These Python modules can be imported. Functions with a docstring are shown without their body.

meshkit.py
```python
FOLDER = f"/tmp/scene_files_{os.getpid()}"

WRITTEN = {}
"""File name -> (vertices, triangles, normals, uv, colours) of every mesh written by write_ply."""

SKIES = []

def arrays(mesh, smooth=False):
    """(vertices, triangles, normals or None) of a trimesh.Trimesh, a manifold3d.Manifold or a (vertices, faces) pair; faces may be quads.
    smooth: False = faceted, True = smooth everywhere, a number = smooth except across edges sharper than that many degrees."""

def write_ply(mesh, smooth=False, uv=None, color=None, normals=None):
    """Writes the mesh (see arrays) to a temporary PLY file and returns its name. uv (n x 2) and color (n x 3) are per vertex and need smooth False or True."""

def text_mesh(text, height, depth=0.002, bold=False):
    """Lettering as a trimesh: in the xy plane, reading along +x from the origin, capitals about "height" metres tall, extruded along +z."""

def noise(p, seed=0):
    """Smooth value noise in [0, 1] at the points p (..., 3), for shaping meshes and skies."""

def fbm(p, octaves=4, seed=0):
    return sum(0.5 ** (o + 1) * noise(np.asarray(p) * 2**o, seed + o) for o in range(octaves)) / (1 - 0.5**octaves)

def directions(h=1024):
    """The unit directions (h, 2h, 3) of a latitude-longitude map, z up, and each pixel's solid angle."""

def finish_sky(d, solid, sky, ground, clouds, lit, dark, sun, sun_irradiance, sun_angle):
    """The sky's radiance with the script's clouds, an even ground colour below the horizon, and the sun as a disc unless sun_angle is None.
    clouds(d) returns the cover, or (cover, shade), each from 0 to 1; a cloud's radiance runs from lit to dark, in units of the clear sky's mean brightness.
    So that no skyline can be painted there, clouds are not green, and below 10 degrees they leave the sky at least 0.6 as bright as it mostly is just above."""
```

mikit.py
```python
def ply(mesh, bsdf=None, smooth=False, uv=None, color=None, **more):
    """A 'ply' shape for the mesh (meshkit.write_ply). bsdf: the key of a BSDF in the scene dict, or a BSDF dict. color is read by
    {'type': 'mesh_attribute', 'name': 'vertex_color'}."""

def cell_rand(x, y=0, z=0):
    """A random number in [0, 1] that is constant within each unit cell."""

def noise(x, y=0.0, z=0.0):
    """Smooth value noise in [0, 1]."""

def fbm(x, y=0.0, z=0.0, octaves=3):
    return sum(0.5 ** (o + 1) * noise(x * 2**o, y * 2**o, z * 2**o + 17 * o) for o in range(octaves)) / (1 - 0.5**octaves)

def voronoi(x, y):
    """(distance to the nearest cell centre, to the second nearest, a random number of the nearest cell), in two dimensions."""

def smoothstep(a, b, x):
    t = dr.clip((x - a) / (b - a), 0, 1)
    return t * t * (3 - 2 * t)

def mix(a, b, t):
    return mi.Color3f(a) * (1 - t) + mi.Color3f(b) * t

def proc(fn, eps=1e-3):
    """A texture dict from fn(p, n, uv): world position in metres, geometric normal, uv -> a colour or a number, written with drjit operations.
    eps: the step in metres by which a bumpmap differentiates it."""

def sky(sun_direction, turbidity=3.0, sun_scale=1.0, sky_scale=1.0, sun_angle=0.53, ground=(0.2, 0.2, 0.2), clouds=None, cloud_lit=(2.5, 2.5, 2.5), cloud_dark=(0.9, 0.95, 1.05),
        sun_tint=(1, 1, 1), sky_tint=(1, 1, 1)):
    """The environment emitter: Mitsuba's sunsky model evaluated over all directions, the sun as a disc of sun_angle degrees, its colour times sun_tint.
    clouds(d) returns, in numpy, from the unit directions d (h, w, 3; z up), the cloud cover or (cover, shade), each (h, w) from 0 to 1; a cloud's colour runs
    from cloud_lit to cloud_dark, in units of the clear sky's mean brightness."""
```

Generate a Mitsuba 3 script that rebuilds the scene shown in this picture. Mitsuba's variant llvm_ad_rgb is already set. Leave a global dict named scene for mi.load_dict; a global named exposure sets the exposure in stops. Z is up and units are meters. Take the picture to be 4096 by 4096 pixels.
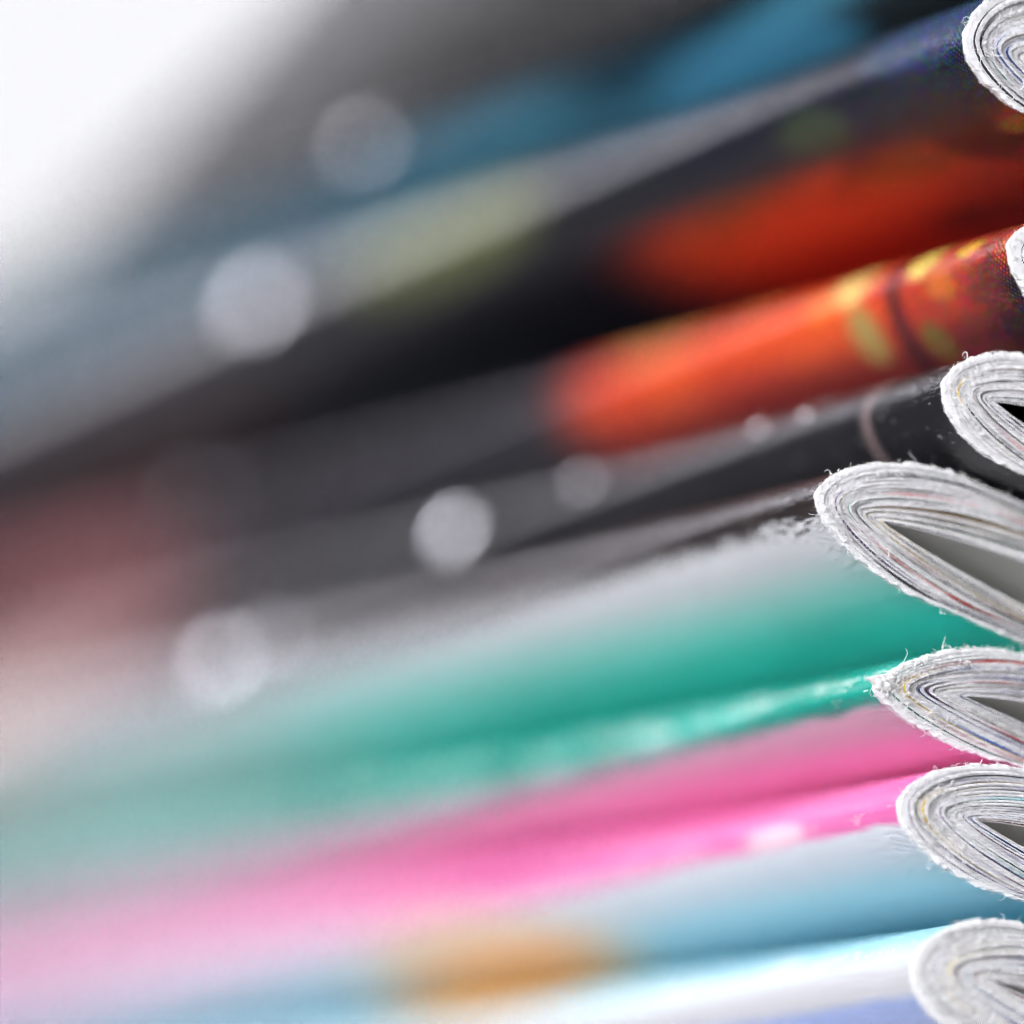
# A close-up of a stack of folded magazines. The place is modelled about 20 times life size (a 5 mm thick magazine is
# 0.1 units thick), so that paper sheets and single fibres stay far larger than the renderer's ray offset.
import math, numpy as np, trimesh, drjit as dr, mitsuba as mi, mikit, meshkit
from mikit import proc, noise, fbm, cell_rand, smoothstep, mix
T = mi.ScalarTransform4f
RNG = np.random.default_rng(7)

# ------------------------------------------------------------------ camera, light, exposure
CAM = np.array([-2.09590, -4.95439, -1.56920])
FWD, DOWN = np.array([0.34405, 0.90008, 0.26737]), np.array([0.37980, 0.12701, -0.91631])
exposure = 0.0
KEY, BACK, STRIP, FRONT, ENDS = 6.5, 0.84, 6.8, 11.5, 3.1
scene, labels = {}, {}
scene['camera'] = {'type': 'thinlens', 'fov': 6.912, 'fov_axis': 'x', 'near_clip': 0.05, 'far_clip': 200.0,
                   'aperture_radius': 0.22, 'focus_distance': 5.6,
                   'to_world': T().look_at(origin=CAM.tolist(), target=(CAM + FWD).tolist(), up=(-DOWN).tolist())}


def lin(*c):
    c = np.array(c, float) / 255
    return tuple(float(x) for x in np.where(c < 0.04045, c / 12.92, ((c + 0.055) / 1.055) ** 2.4))


def put(key, shape, label=None, category=None, group=None, kind=None):
    scene[key] = shape
    tag(key, label, category, group, kind)


def tag(key, label=None, category=None, group=None, kind=None):
    d = {k: v for k, v in dict(label=label, category=category, group=group, kind=kind).items() if v}
    if d:
        labels[key] = d


def panel(key, centre, size, radiance, label):
    """A lamp: a shallow housing box with a glowing front sheet, aimed at the stack."""
    c = np.array(centre, float)
    to = T().look_at(origin=c.tolist(), target=[0, 0.3, 0], up=[0, 0, 1])
    box = trimesh.creation.box((size[0] + .2, size[1] + .2, .5))
    box.apply_translation((0, 0, -.28))
    scene[key + '__housing'] = mikit.ply(box, 'lamp_housing', to_world=to)
    scene[key + '__diffuser'] = {'type': 'rectangle', 'to_world': to @ T().scale([size[0] / 2, size[1] / 2, 1]), 'bsdf': {'type': 'ref', 'id': 'lamp_housing'},
                                 'emitter': {'type': 'area', 'radiance': {'type': 'rgb', 'value': [float(x) for x in radiance]}}}
    tag(key, label, 'light panel')


scene['lamp_housing'] = {'type': 'twosided', 'bsdf': {'type': 'diffuse', 'reflectance': {'type': 'rgb', 'value': [.5, .5, .5]}}}
panel('backlight_panel', (4.40, 12.39, 5.84), (15, 10), np.array([.90, .905, .935]) * BACK, 'blurred white glowing panel behind the upper left of the magazine stack')
panel('overhead_softbox', (-2.50, 3.07, 7.06), (4.4, 3.2), np.array([.97, .98, 1.03]) * KEY, 'softbox lamp above and behind the stack')
panel('rim_softbox', (-3.00, 10.32, 4.20), (5.0, 2.2), np.array([.96, .95, 1.05]) * STRIP, 'softbox lamp behind the far end of the stack, its glint running along the black folds')
panel('added_front_fill', (-9.00, -4.21, 0.42), (8, 7), np.array([1.0, .995, 1.0]) * FRONT, 'added broad fill panel lighting the folds from the left')  # added fill, stands in for bounce from table and room
panel('added_end_fill', (0.50, -10.53, 1.60), (5, 4), np.array([.985, .985, 1.02]) * ENDS, 'added fill lamp brightening the cut page ends from in front')  # added lamp that lifts the cut ends and hardly reaches the folds

# ------------------------------------------------------------------ the surface the stack rests on
scene['table_grey'] = {'type': 'principled', 'base_color': proc(lambda p, n, uv: mi.Color3f(.16, .155, .15) * (0.95 + 0.1 * fbm(p.x * 6, p.y * 6, p.z * 6))), 'roughness': .45, 'specular': .4}
tb = trimesh.creation.box((9, 8, .3))
tb.apply_translation((3.7, 3.4, -.93))
put('tabletop', mikit.ply(tb, 'table_grey'), 'plain grey tabletop under the stack of magazines', 'tabletop', kind='structure')

# ------------------------------------------------------------------ materials of the printed covers
WHITE = lin(241, 241, 245)


def soft(x, a, b, w):
    return smoothstep(a - w, a + w, x) * (1 - smoothstep(b - w, b + w, x))


def spot(u, v, u0, v0, ru, rv):
    d = dr.square((u - u0) / ru) + dr.square((v - v0) / rv)
    return 1 - smoothstep(.35, 1.15, d)


def halftone(u, v, c, amount):
    u = u * 1.864                     # offset-print rosette: tiny cells of slightly different ink
    a, b = (u * .8 + v * .6) / .0034, (v * .8 - u * .6) / .0034
    fx, fy = a - dr.floor(a) - .5, b - dr.floor(b) - .5
    dot = 1 - smoothstep(.03, .16, fx * fx + fy * fy)
    r, g, h = (cell_rand(dr.floor(a), dr.floor(b), k) for k in (1, 2, 3))
    ink = mi.Color3f(.25 + 1.9 * r * r, .25 + 1.9 * g * g, .3 + 2.0 * h * h)
    base = c * mix((1, 1, 1), (.26, .26, .3), amount)
    return base + amount * dot * ink * (c * 1.1 + mi.Color3f(.040, .052, .07))


def wear(u, v, v0, width, density, scale=1.0):
    """Where ink has chipped off along the fold: 0..1."""
    k = fbm(u * 60 * scale, v * 150 * scale, 3.7, 3) + .35 * (noise(u * 400, v * 500, 9.1) - .5)
    band = dr.exp(-dr.square((v - v0) / width))
    return smoothstep(1 - density, 1.06 - density, k * (.55 + .45 * band) * dr.select(band > .02, 1.0, 0.0))


def cover(name, colour, rough=.36, edge=.008, specular=.42, grain=.0007, coat=.1):
    """A cover's BSDF: printed outside (u >= 0), bare white paper on the edges and the inside (u < 0)."""
    def fn(p, n, uv):
        u, v = uv.x, uv.y
        c = colour(u / 1.864, v)
        # ink scuffed off just behind the cut edge
        e = edge * (.25 + 1.5 * fbm(v * 130, u * 60, 1.3, 3)) - .003
        c = mix(c, WHITE, 1 - smoothstep(e - .0015, e + .002, u))
        return dr.select(u < -.5, mi.Color3f(*WHITE), c)

    def bump(p, n, uv):
        fade = 1 - smoothstep(.05, .5, uv.x)
        return fade * (noise(uv.x * 420, uv.y * 620, 5.0) + .6 * noise(uv.x * 900, uv.y * 1100, 1.0)) + .8 * fbm(uv.x * 40, uv.y * 60, 2.0, 2)
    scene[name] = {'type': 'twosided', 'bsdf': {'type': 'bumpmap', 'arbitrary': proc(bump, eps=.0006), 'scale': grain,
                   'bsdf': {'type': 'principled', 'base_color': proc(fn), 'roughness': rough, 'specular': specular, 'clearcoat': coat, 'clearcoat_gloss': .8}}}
    return name


L = lin


def col_grey(u, v):           # topmost
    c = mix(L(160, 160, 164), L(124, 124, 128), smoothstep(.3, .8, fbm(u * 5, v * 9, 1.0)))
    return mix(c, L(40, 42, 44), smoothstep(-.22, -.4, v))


def col_blue(u, v):
    c = mix(L(58, 122, 148), L(18, 56, 74), smoothstep(.36, .62, fbm(u * 6, v * 60, 4.0)))
    c = mix(c, L(112, 146, 166), soft(u, .55, 1.8, .2) * .35)
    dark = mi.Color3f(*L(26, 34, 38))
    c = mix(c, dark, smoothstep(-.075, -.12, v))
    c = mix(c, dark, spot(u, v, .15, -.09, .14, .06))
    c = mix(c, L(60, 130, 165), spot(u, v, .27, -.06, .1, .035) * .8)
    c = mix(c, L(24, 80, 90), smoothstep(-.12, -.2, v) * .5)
    return mix(c, L(18, 20, 22), smoothstep(-.030, -.006, v))  # black fold print, widened by the painted shade of the gap above


def col_night(u, v):          # black with blue halftone, reflection of the orange fold below painted red on the back
    c = mix(L(30, 31, 38), L(22, 26, 40), noise(u * 20, v * 40, 2.0))
    c = mix(c, L(52, 78, 122), .55 * spot(u, v, .035, .012, .06, .03))
    c = mix(c, L(122, 130, 82), spot(u, v, .46, .0, .11, .045) * .6)
    c = mix(c, L(70, 84, 52), spot(u, v, .13, -.03, .03, .02) * .6)
    c = mix(c, L(156, 164, 168), smoothstep(.42, .75, u) * .12)  # far end paled: haze painted into the print
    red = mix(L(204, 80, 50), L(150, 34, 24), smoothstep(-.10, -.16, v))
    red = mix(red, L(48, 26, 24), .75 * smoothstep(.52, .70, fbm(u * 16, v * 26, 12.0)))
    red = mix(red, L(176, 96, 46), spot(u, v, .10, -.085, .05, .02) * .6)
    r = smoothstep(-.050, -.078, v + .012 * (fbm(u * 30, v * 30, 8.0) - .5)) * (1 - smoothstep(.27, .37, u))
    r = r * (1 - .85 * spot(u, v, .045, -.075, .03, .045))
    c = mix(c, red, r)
    c = mix(c, L(200, 150, 60), spot(u, v, .012, -.082, .018, .012) * .8)
    return halftone(u, v, c, .85 * (1 - smoothstep(.04, .22, u)))


def col_orange(u, v):
    c = mix(L(226, 84, 40), L(196, 52, 34), smoothstep(.3, .7, fbm(u * 14, v * 30, 3.0)))
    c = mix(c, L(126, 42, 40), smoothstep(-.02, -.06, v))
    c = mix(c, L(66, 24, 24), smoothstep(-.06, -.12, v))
    for a, b, ra, rb, col in ((.072, .014, .013, .020, (250, 214, 96)), (.128, .014, .018, .022, (250, 210, 120)), (.122, -.030, .012, .026, (176, 146, 84)), (.078, -.05, .010, .018, (136, 104, 46)),
                              (.036, .010, .010, .010, (240, 190, 40)), (.30, .022, .05, .02, (240, 160, 84)), (.215, .026, .03, .016, (238, 130, 70)), (.055, -.012, .012, .014, (232, 120, 40)), (.15, .0, .014, .012, (240, 120, 50)), (.02, .035, .012, .01, (232, 150, 50))):
        c = mix(c, L(*col), spot(u, v, a, b, ra, rb))
    c = mix(c, L(44, 24, 32), soft(u, .086 - .12 * v, .096 - .12 * v, .003) * .92)
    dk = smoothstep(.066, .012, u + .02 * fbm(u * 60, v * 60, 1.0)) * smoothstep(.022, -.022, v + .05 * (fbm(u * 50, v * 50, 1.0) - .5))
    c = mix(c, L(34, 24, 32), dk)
    far = smoothstep(.335, .40, u)
    blk = mix(L(46, 45, 52), L(140, 92, 96), soft(u, .80, 1.5, .08))
    c = mix(c, blk, far)
    return halftone(u, v, c, .8 * (1 - smoothstep(.03, .16, u)))


def col_black(u, v):
    c = mix(L(40, 40, 44), L(30, 30, 34), noise(u * 30, v * 30, 6.0))
    c = mix(c, L(158, 136, 138), soft(u, .058 - .1 * v, .064 - .1 * v, .0025) * .55)
    c = mix(c, L(140, 100, 102), soft(u, .72, .88, .06) * .8)
    c = mix(c, L(214, 186, 184), smoothstep(.74, .88, u) * smoothstep(.01, -.03, v))
    specks = smoothstep(.80, .86, noise(u * 240, v * 260, 3.3)) * (1 - smoothstep(.08, .3, u))
    c = mix(c, L(150, 146, 150), specks * .5)
    return mix(c, WHITE, wear(u, v, .03, .02, .36) * .6)


def col_teal(u, v):           # black fold, white sheen and teal reflection of the next fold painted underneath
    c = mix(L(34, 30, 32), L(52, 44, 44), noise(u * 40, v * 60, 1.0))
    c = mix(c, L(150, 148, 154), smoothstep(.25, .7, u) * .8)  # grey highlight and haze painted along the far fold
    near = 1 - smoothstep(.03, .16, u)
    streak = (.3 + .7 * near) * .022 * (fbm(u * 90, v * 260, 5.0, 3) - .5) + near * .012 * (noise(u * 300, v * 700, 2.0) - .5)
    c = mix(c, L(214, 214, 220), smoothstep(-.010, -.026, v + streak))
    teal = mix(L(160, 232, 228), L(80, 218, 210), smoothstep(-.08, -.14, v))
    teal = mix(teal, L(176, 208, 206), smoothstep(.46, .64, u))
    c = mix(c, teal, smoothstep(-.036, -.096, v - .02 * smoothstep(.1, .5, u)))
    c = mix(c, L(202, 190, 188), smoothstep(.72, .86, u) * smoothstep(-.10, -.06, v))
    return c


def col_pink(u, v):           # teal fold, pink reflection of the fold below painted on the back
    c = mix(L(14, 146, 130), L(56, 172, 158), smoothstep(.35, .75, fbm(u * 22, v * 40, 2.0)))
    c = mix(c, L(176, 204, 206), smoothstep(.35, .8, u) * .7)
    c = mix(c, L(226, 238, 236), wear(u, v, .014, .02, .50) * .7)
    c = mix(c, L(220, 194, 206), smoothstep(-.010, -.020, v + .006 * (fbm(u * 50, v * 90, 4.0) - .5)))
    pink = mix(L(234, 172, 208), L(224, 128, 178), smoothstep(-.08, -.14, v))
    pink = mix(pink, L(226, 196, 214), smoothstep(.45, .75, u))
    pink = mix(pink, L(158, 90, 128), spot(u, v, .37, -.125, .13, .05) * .8)  # plum spot: shade of the gap painted in
    return mix(c, pink, smoothstep(-.030, -.066, v - .012 * smoothstep(0, .4, u)))


def col_sky(u, v):            # pink fold, reflected light blue of the next fold painted underneath, tan picture
    c = mix(L(216, 96, 164), L(224, 124, 180), noise(u * 14, v * 30, 7.0))
    c = mix(c, L(222, 178, 206), smoothstep(.3, .7, u) * .9)
    c = mix(c, L(246, 214, 228), wear(u, v, -.006, .012, .40) * .25)
    c = mix(c, L(240, 224, 230), spot(u, v, .100, -.007, .028, .009) * .65)
    c = mix(c, L(212, 214, 224), smoothstep(-.010, -.018, v + .006 * (fbm(u * 50, v * 90, 6.0) - .5)))
    blue = mix(L(192, 222, 230), L(76, 178, 198), smoothstep(-.09, -.16, v))
    blue = mix(blue, L(186, 202, 220), smoothstep(.5, .7, u) * .6)
    c = mix(c, blue, smoothstep(-.030, -.075, v))
    c = mix(c, L(232, 204, 172), spot(u, v, .41, -.085, .13, .08) * .9)
    return mix(c, L(232, 174, 82), spot(u, v, .45, -.145, .11, .06))


def col_cyan(u, v):           # pale cyan and white fold, periwinkle back
    c = mix(L(150, 200, 216), L(188, 208, 216), smoothstep(.03, .004, v + .01 * (noise(u * 60, v * 50, 2.0) - .5)))
    c = mix(c, L(190, 190, 197), smoothstep(.008, -.004, v))
    c = mix(c, L(248, 250, 250), wear(u, v, .02, .02, .42) * .5)
    peri = mix(L(150, 168, 216), L(100, 132, 204), smoothstep(-.05, -.12, v))
    c = mix(c, L(236, 180, 96), spot(u, v, .40, .05, .12, .035))
    return mix(c, peri, smoothstep(-.014, -.026, v + .004 * fbm(u * 60, v * 60, 1.0)))


def col_rose(u, v):
    return mix(L(240, 232, 236), L(206, 190, 216), smoothstep(-.02, -.08, v))


def col_plain(u, v):
    return mix(L(196, 200, 206), L(150, 160, 176), noise(u * 3, v * 10, 1.0))


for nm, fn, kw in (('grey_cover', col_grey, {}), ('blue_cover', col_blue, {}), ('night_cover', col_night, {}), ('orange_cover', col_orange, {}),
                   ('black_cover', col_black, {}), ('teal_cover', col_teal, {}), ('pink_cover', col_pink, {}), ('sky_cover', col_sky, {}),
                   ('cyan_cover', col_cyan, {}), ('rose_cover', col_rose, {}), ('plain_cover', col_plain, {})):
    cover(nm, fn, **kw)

scene['paper'] = {'type': 'twosided', 'bsdf': {'type': 'bumpmap', 'arbitrary': proc(lambda p, n, uv: noise(p.x * 500, p.y * 500, p.z * 700) + .7 * noise(p.x * 1100, p.y * 1100, p.z * 1300), eps=.0005), 'scale': .00016,
                  'bsdf': {'type': 'principled', 'base_color': {'type': 'mesh_attribute', 'name': 'vertex_color'}, 'roughness': .85, 'specular': .2}}}
scene['fibre'] = {'type': 'twosided', 'bsdf': {'type': 'diffuse', 'reflectance': {'type': 'rgb', 'value': [.88, .88, .88]}}}
scene['glint_metal'] = {'type': 'twosided', 'bsdf': {'type': 'roughconductor', 'material': 'Al', 'alpha': .07}}  # mirror metal of the added glints

# ------------------------------------------------------------------ one magazine
FAR = np.array([.34, .42, .55, .7, .9, 1.3, 2.2, 4.0])


def arm_offsets(fine):
    return np.concatenate([.30 * np.linspace(0, 1, fine) ** 1.7, FAR])


class Fold:
    """The folded section of a magazine: curve(q) from the cover's outside (q = 0) to the empty eye inside the fold (q = 1)."""
    def __init__(self, hu, hl, rise=0., nose=.11, blunt=.75, eye=.012, eye_at=.073, shift=0.):
        self.__dict__.update(locals())

    def curve(self, q, off, q_tip=None):
        q_tip = q if q_tip is None else q_tip
        tip = self.eye_at * (q_tip ** .9)
        X = tip + off
        s = np.clip(off / (self.nose + (.15 - self.nose) * q), 0, 1)
        e = self.blunt + (.84 - self.blunt) * q
        g = (1 - (1 - s) ** 2) ** .5 * ((s + .25 * (1 - q)) / (1 + .25 * (1 - q))) ** (e - .5)       # a small round tip, then flatter arms
        k = np.clip((X - .30) / .6, 0, 1)
        shut = self.eye * .96 * k * k * (3 - 2 * k)
        bend = self.rise * (1 - np.exp(-np.maximum(X, 0) / .09)) + self.shift * q
        up = ((self.hu * (1 - q) + self.eye * q) - shut) * g + bend
        lo = -((self.hl * (1 - q) + self.eye * q) - shut) * g + bend
        return np.stack([np.concatenate([X[::-1], X[1:]]), np.concatenate([up[::-1], lo[1:]])], 1)    # upper arm, tip, lower arm


def grid(a, b):
    i, j = np.meshgrid(np.arange(a - 1), np.arange(b - 1), indexing='ij')
    k = i * b + j
    return np.stack([k, k + 1, k + b + 1, k + b], -1).reshape(-1, 4)


def tri(f):
    return np.vstack([f[:, [0, 1, 2]], f[:, [0, 2, 3]]])


def nz(*c, seed=0):
    return meshkit.noise(np.stack(np.broadcast_arrays(*c), -1), seed) - .5


def sheet_mesh(outer, inner, y0, length, rough, seed, printed=None, ys=(.004, .03, .3), ragged=0., stain=None, paper_tone=.86):
    """One folded sheet as a solid: cut front edge (uneven), outer face, inner face. Returns (verts, faces, uv, colour)."""
    n = len(outer)
    arc = np.concatenate([[0], np.cumsum(np.linalg.norm(np.diff(outer, axis=0), axis=1))])
    arc = arc[n // 2] - arc                                     # positive on the upper arm
    t = np.gradient(outer, axis=0)
    t /= np.linalg.norm(t, axis=1, keepdims=True)
    nrm = np.stack([t[:, 1], -t[:, 0]], 1)                       # outward
    if nrm[n // 2, 0] > 0:
        nrm = -nrm
    coarse = nz(arc * 35, seed, 0, seed=seed) * rough * 1.2
    fine = nz(arc * 240, seed, 1, seed=seed + 1) * rough * .25 + nz(arc * 560, seed, 2, seed=seed + 2) * rough * .35
    front = y0 + coarse + fine
    V, F, U, C = [], [], [], []
    off = [0]

    def block(rows, uv, col, flip=False):
        rows = np.asarray(rows)
        f = tri(grid(len(rows), n)) + off[0]
        V.append(rows.reshape(-1, 3)); F.append(f[:, ::-1] if flip else f)
        U.append(np.asarray(uv).reshape(-1, 2)); C.append(np.asarray(col).reshape(-1, 3))
        off[0] += rows.shape[0] * n

    def at(p, y):
        return np.stack([p[:, 0], np.broadcast_to(y, (n,)), p[:, 1]], 1)

    rag = ragged * (nz(arc * 160, seed, 3, seed=seed + 5) + .5 * nz(arc * 520, seed, 4, seed=seed + 6) + .25)
    o0 = outer + nrm * rag[:, None]
    white = np.array(WHITE)
    tone = white * (paper_tone + .12 * nz(arc * 60, seed, 7, seed=seed + 8)[:, None] + .14 * nz(arc * 420, seed, 8, seed=seed + 9)[:, None])
    if stain is not None:
        a = np.clip(stain[1] * (1.0 + 2.2 * nz(arc * 26, seed, 9, seed=seed + 10) + 1.0 * nz(arc * 300, seed, 5, seed=seed + 12)), 0, 1)[:, None]
        a = a * np.clip((np.abs(arc) - .02) / .05, .1, 1)[:, None]
        tone = tone * (1 - a) + np.array(stain[0]) * a
    rows, cols = [], []
    for k, w in enumerate((0, .3, .7, 1)):
        bulge = (.0008 if k in (0, 3) else 0) * np.clip((np.abs(arc) - .01) / .04, 0, 1) + rough * .28 * nz(arc * 520, seed, 20 + k, seed=seed + 30 + k)
        rows.append(at(o0 * (1 - w) + inner * w, front + bulge)); cols.append(tone)
    block(rows, np.full((4, n, 2), -1.0), cols)
    ry = [0] + list(ys) + [length]
    ink = np.array(printed[0]) if printed else white * .93
    ink2 = np.array(printed[1]) if printed else white * .93
    for side, P, edge_row, c in ((0, outer, rows[0], ink), (1, inner, rows[3], ink2)):
        rr = [edge_row] + [at(P + (nrm * rag[:, None] * .3 if side == 0 and y == ys[0] else 0), np.maximum(y0 + y, edge_row[:, 1] + .0005 * (i + 1)) if y < .01 else y0 + y) for i, y in enumerate(ry[1:])]
        uu = np.stack([np.stack([np.broadcast_to(np.maximum(r[:, 1] - y0, 0) if side == 0 else -1.0, (n,)), arc], 1) for r in rr])
        block(rr, uu, np.broadcast_to(c, (len(rr), n, 3)), flip=side == 0)
    return np.vstack(V), np.vstack(F), np.vstack(U), np.vstack(C)


def place(tip, yaw=0.):
    x, y, z = (float(c) for c in tip)
    return T().translate([x, y - .0192 * z, z + .0192 * y]).rotate([0, 0, 1], yaw)


def fibres(points, normals, count, length, seed, width=.00035, sprawl=.5):
    """Loose paper fibres: thin curled tubes rooted at random rows of points."""
    r = np.random.default_rng(seed)
    V, F, base = [], [], 0
    for _ in range(count):
        i = r.integers(len(points))
        p = points[i] + r.normal(0, .0008, 3)
        d = normals[i] * r.uniform(.4, 1.2) + np.array([r.normal(0, sprawl), -abs(r.normal(.1, .35)), r.normal(0, sprawl)])
        d /= np.linalg.norm(d)
        ln = length * min(r.gamma(1.1, .5), 2.6)
        curl = r.normal(0, 1.0, 3) * 2.4
        m = 6
        pts = [p - d * .001]
        for _k in range(m):
            d = d + np.cross(curl, d) * .22 + r.normal(0, .14, 3)
            d /= np.linalg.norm(d)
            pts.append(pts[-1] + d * ln / m)
        pts = np.array(pts)
        tg = np.gradient(pts, axis=0); tg /= np.linalg.norm(tg, axis=1, keepdims=True)
        a = np.cross(tg, [.31, .85, .42]); a /= np.linalg.norm(a, axis=1, keepdims=True) + 1e-9
        b = np.cross(tg, a)
        rad = width * r.uniform(.6, 1.5) * np.linspace(1.1, .5, m + 1)[:, None, None]
        ang = np.arange(3) * 2 * np.pi / 3
        ring = pts[:, None] + rad * (np.cos(ang)[None, :, None] * a[:, None] + np.sin(ang)[None, :, None] * b[:, None])
        V.append(ring.reshape(-1, 3))
        g = []
        for k in range(m):
            for s in range(3):
                q = (base + k * 3 + s, base + k * 3 + (s + 1) % 3, base + k * 3 + 3 + (s + 1) % 3, base + k * 3 + 3 + s)
                g += [(q[0], q[1], q[2]), (q[0], q[2], q[3])]
        F.append(np.array(g)); base += len(ring) * 3
    return np.vstack(V), np.vstack(F)


PRINTS = [L(40, 40, 46), L(150, 40, 40), L(40, 70, 130), L(30, 110, 90), L(120, 118, 120), L(200, 170, 60), L(90, 70, 110), L(190, 188, 190)]


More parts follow.
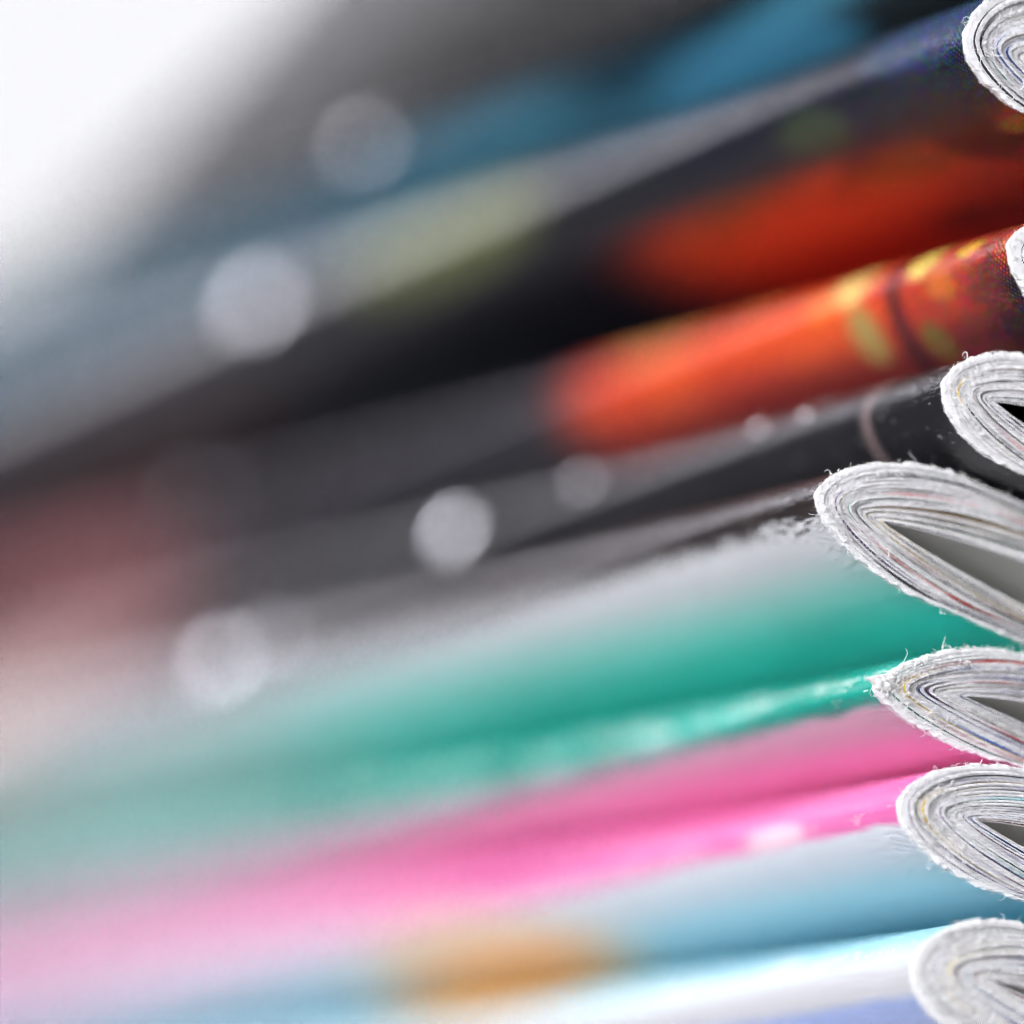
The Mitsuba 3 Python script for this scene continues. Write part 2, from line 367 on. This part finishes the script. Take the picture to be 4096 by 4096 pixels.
def magazine(key, tip, fold, sheets, bsdf, label, seed, yaw=0., fine=280, length=5.6, rough=.0022, ragged=.002, fuzz=(468, 0.0072), stains={}, gaps={}, inside=L(226, 226, 224)):
    r = np.random.default_rng(seed)
    to = place(tip, yaw)
    tag(key, label, 'magazine', 'magazines stacked with their folds to the left')
    off = arm_offsets(fine)
    cov = 1.5                                                   # the cover is thicker than a page
    total = sheets + cov
    # cover
    outer, inner = fold.curve(0, off), fold.curve(cov / total * .96, off)
    v, f, uv, c = sheet_mesh(outer, inner, 0, length, rough * .4, seed, ys=(.004, .012, .03, .08, .2, .5, 1.2), ragged=ragged, paper_tone=.94)
    scene[key + '__cover'] = mikit.ply((v, f), bsdf, smooth=True, uv=uv, to_world=to)
    n = len(outer)
    for j in range(sheets):
        q0, q1 = (cov + j) / total, (cov + j + 1) / total
        arc = np.abs(np.linspace(-1, 1, n))
        # the gap to the next sheet: shut at the fold, opening by fits along the arms
        g = np.clip(.03 + .15 * gaps.get(j, r.uniform(0, 1) ** 3 * 1.3) * (1 + 2.4 * nz(np.linspace(-1, 1, n) * 9, seed, j, seed=seed + j)), .02, .62) * np.clip((arc - .12) / .3, .0, 1)
        o = fold.curve(q0, off)
        i_full = fold.curve(q1, off)
        i_ = i_full * (1 - g[:, None]) + o * g[:, None]
        y = r.normal(0, .0008)
        pr = (PRINTS[r.integers(len(PRINTS))], PRINTS[r.integers(len(PRINTS))])
        v, f, uv, c = sheet_mesh(o, i_, y, length, rough * .75, seed * 100 + j, printed=pr if j < sheets - 1 else (pr[0], inside), stain=stains.get(j))
        k = key + '__page' + ('' if j == 0 else f'_{j:03d}')
        scene[k] = mikit.ply((v, f), 'paper', smooth=True, color=c, to_world=to)
    if fuzz:
        t = np.gradient(outer, axis=0); t /= np.linalg.norm(t, axis=1, keepdims=True)
        nr = np.stack([t[:, 1], 0 * t[:, 0], -t[:, 0]], 1)
        if nr[n // 2, 0] > 0:
            nr = -nr
        keep = outer[:, 0] < .30
        P = np.stack([outer[:, 0], np.full(n, .001), outer[:, 1]], 1)[keep]
        N = nr[keep]
        w = np.linalg.norm(np.gradient(P, axis=0), axis=1) * np.where(N[:, 2] > 0, 1.0, .35)
        idx = np.random.default_rng(seed + 3).choice(len(P), 4000, p=w / w.sum())
        fv, ff = fibres(P[idx], N[idx], fuzz[0], fuzz[1], seed + 4)
        # matted fibres lying over the cut fold
        mid = np.concatenate([fold.curve(q, off)[np.abs(np.arange(n) - n // 2) < n * .16] for q in (.03, .1, .18, .26)])
        mp = np.stack([mid[:, 0], np.full(len(mid), -.002), mid[:, 1]], 1)
        mv, mf = fibres(mp, np.tile([0., -.35, 0.], (len(mp), 1)), fuzz[0] // 3, fuzz[1] * 1.2, seed + 5, sprawl=1.0, width=.0003)
        scene[key + '__frayed_fibres'] = mikit.ply((np.vstack([fv, mv]), np.vstack([ff, mf + len(fv)])), 'fibre', smooth=True, to_world=to)
        labels[key + '__frayed_fibres'] = {'kind': 'stuff'}
    return to


def glint_disc(key, tip, fold, u, ry, rt, v0):
    """An added domed mirror on the rounded fold of a magazine, angled to glint at the camera, v0 above (or below) its tip."""
    off = arm_offsets(280)
    o = fold.curve(0, off)
    arc = np.concatenate([[0], np.cumsum(np.linalg.norm(np.diff(o, axis=0), axis=1))])
    i = int(np.argmin(np.abs(arc[len(o) // 2] - arc - v0)))
    n = np.array([-.99, 0, .14]); n /= np.linalg.norm(n)
    p = np.array([o[i, 0], u, o[i, 1]]) + n * .003
    Y = np.array([0, 1., 0]); Tn = np.cross(n, Y)
    rr, ph = np.meshgrid(np.linspace(0, 1, 8), np.linspace(0, 2 * np.pi, 33)[:-1], indexing='ij')
    x, y = rr * np.cos(ph), rr * np.sin(ph)
    h = -.5 * math.sin(math.radians(9)) * (x * x * ry + y * y * rt)
    top = p + (x * ry)[..., None] * Y + (y * rt)[..., None] * Tn + h[..., None] * n
    v = np.concatenate([top.reshape(-1, 3), top[-1] - n * .002])
    f = []
    for a in range(8):
        for b in range(32):
            f.append([a * 32 + b, a * 32 + (b + 1) % 32, (a + 1) * 32 + (b + 1) % 32, (a + 1) * 32 + b])
    scene[key] = mikit.ply((v, np.array(f)), 'glint_metal', smooth=True, to_world=place(tip))


red, dark, blu, grn, vio, cyn, ylw = L(196, 60, 52), L(44, 42, 48), L(60, 100, 170), L(40, 120, 96), L(110, 104, 160), L(90, 180, 190), L(214, 196, 120)
# the stack, from the top down
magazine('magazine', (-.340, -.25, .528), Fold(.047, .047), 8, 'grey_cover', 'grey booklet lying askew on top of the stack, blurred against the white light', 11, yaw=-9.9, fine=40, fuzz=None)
magazine('magazine_001', (-.030, -.122, .430), Fold(.050, .050, nose=.075), 14, 'blue_cover', 'dark magazine with a blue patterned back, second from the top of the stack', 12, fine=60, fuzz=None)
magazine('magazine_002', (-.031, -.072, .311), Fold(.056, .033, rise=-.002, nose=.06, blunt=.52, eye=.010, eye_at=.06), 20, 'night_cover', 'black magazine with a dotted blue sheen and a red reflection painted on its lower back', 13, ragged=.0022,
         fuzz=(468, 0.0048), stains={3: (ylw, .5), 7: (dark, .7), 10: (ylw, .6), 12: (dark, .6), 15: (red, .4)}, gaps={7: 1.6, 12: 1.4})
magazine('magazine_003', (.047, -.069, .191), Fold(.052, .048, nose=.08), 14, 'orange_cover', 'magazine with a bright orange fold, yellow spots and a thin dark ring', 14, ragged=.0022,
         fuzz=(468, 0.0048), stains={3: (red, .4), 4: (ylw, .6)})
magazine('magazine_004', (.044, -.043, .093), Fold(.039, .038, rise=.005, nose=.06, blunt=.6, eye=.021, eye_at=.040), 14, 'black_cover', 'plain black magazine with an open dark eye in its fold, below the orange one', 15,
         stains={3: (dark, .5), 5: (red, .45), 8: (red, .4), 10: (dark, .6)}, inside=L(22, 22, 24), gaps={3: 1.5, 10: 1.5, 12: 1.2}, fuzz=(432, 0.0040))
magazine('magazine_005', (0, 0, 0), Fold(.049, .040, rise=.004, nose=.085, blunt=.70, eye=.016, eye_at=.052, shift=-.002), 20, 'teal_cover', 'magazine whose fold sticks out farthest, black fold and teal reflection painted on its back, red line in its pages', 16,
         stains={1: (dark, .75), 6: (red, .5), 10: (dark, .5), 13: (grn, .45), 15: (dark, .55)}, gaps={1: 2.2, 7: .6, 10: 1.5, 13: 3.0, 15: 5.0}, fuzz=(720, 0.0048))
magazine('magazine_006', (.078, -.010, -.107), Fold(.038, .036, rise=.034, nose=.08, blunt=.80, eye=.014, eye_at=.062), 20, 'pink_cover', 'magazine with a scuffed teal fold, a torn white tip and a pink reflection painted on its back', 17,
         stains={2: (red, .4), 4: (blu, .7), 8: (vio, .4), 10: (red, .5), 12: (dark, .6), 14: (vio, .6), 15: (dark, .7), 16: (dark, .6)}, gaps={10: 2.0, 12: 1.4, 14: 1.2, 16: 1.8}, ragged=.0022, fuzz=(756, 0.0056))
magazine('magazine_007', (.112, -.027, -.177), Fold(.042, .042, rise=.018, nose=.075, blunt=.62, eye=.017, eye_at=.060), 18, 'sky_cover', 'magazine with a bright pink fold and a light blue reflection painted on its back', 18,
         stains={2: (vio, .4), 4: (vio, .5), 7: (cyn, .5), 11: (vio, .6), 14: (vio, .6)}, gaps={2: 1.4, 4: 1.4, 14: 1.7, 16: 1.4}, ragged=.0022, fuzz=(612, 0.0048))
magazine('magazine_008', (.148, -.047, -.278), Fold(.043, .043, rise=.018, nose=.07, blunt=.50, eye=.008, eye_at=.062), 17, 'cyan_cover', 'magazine with a pale cyan and white fold and a periwinkle back', 19,
         stains={3: (vio, .4), 6: (vio, .5), 9: (vio, .5), 12: (dark, .4), 15: (dark, .7)}, gaps={12: 1.6, 15: 1.6}, ragged=.0022, fuzz=(612, 0.0048))
magazine('magazine_009', (.188, -.054, -.358), Fold(.040, .040, rise=.01, nose=.08, blunt=.6), 12, 'rose_cover', 'pale pinkish magazine just showing at the bottom edge of the photo', 20, fine=60, fuzz=(288, 0.0040))
ORD = ('fifth from the', 'fourth from the', 'third from the', 'second from the', 'resting directly on the')
for i, z in enumerate((-.430, -.510, -.590, -.670, -.738)):
    magazine(f'magazine_{10 + i:03d}', (.17 + .02 * i * (-1) ** i, .02 * (-1) ** i, z), Fold(.037, .037), 6, 'plain_cover', f'plain magazine low in the stack, {ORD[i]} tabletop', 30 + i, fine=16, fuzz=None)

FOLDS = dict(magazine_001=((-.030, -.122, .430), Fold(.050, .050, nose=.075)), magazine_002=((-.031, -.072, .311), Fold(.056, .033, rise=-.002, nose=.06, blunt=.52)),
             magazine_003=((.047, -.069, .191), Fold(.052, .048, nose=.08)), magazine_004=((.044, -.043, .093), Fold(.039, .038, rise=.005, nose=.06, blunt=.6)),
             magazine_005=((0, 0, 0), Fold(.049, .040, rise=.004, nose=.085, blunt=.70)))
for i, (m, u, ry, rt, v0) in enumerate((('magazine_001', 1.134, .018, .012, -.002), ('magazine_002', 1.20, .024, .015, -.002), ('magazine_003', 1.447, .031, .020, .024), ('magazine_004', .79, .021, .014, -.001),
                                    ('magazine_005', 1.025, .022, .015, .001), ('magazine_004', .284, .005, .0033, .008), ('magazine_004', .21, .004, .0028, .007), ('magazine_004', .574, .008, .0055, .010),
                                    ('magazine_005', .96, .012, .008, .022))):
    glint_disc(f'{m}__added_glint' + (f'_{i:03d}' if i else ''), *FOLDS[m], u, ry, rt, v0)  # added glints that blur into bright discs

# the torn, curled tip of the cover of the teal-folded magazine
tip = trimesh.creation.icosphere(subdivisions=4)
q = np.array(tip.vertices)
taper = np.clip(.62 + .5 * q[:, 0], .06, 1)                     # pointed towards the left
q = np.stack([.0005 + q[:, 0] * .0125, -.0005 - .003 * (1 - taper) + q[:, 1] * .0032 * taper, .004 - .004 * (1 - taper) + q[:, 2] * .0085 * taper], 1)
q += .0016 * np.stack([nz(q[:, 0] * 300, q[:, 1] * 300, q[:, 2] * 420, seed=k) for k in (1, 2, 3)], 1)
put('magazine_006__torn_tip', mikit.ply((q, np.array(tip.faces)), 'fibre', smooth=True, to_world=place((.078, -.010, -.107))), 'torn white paper tip curling out of the fold')
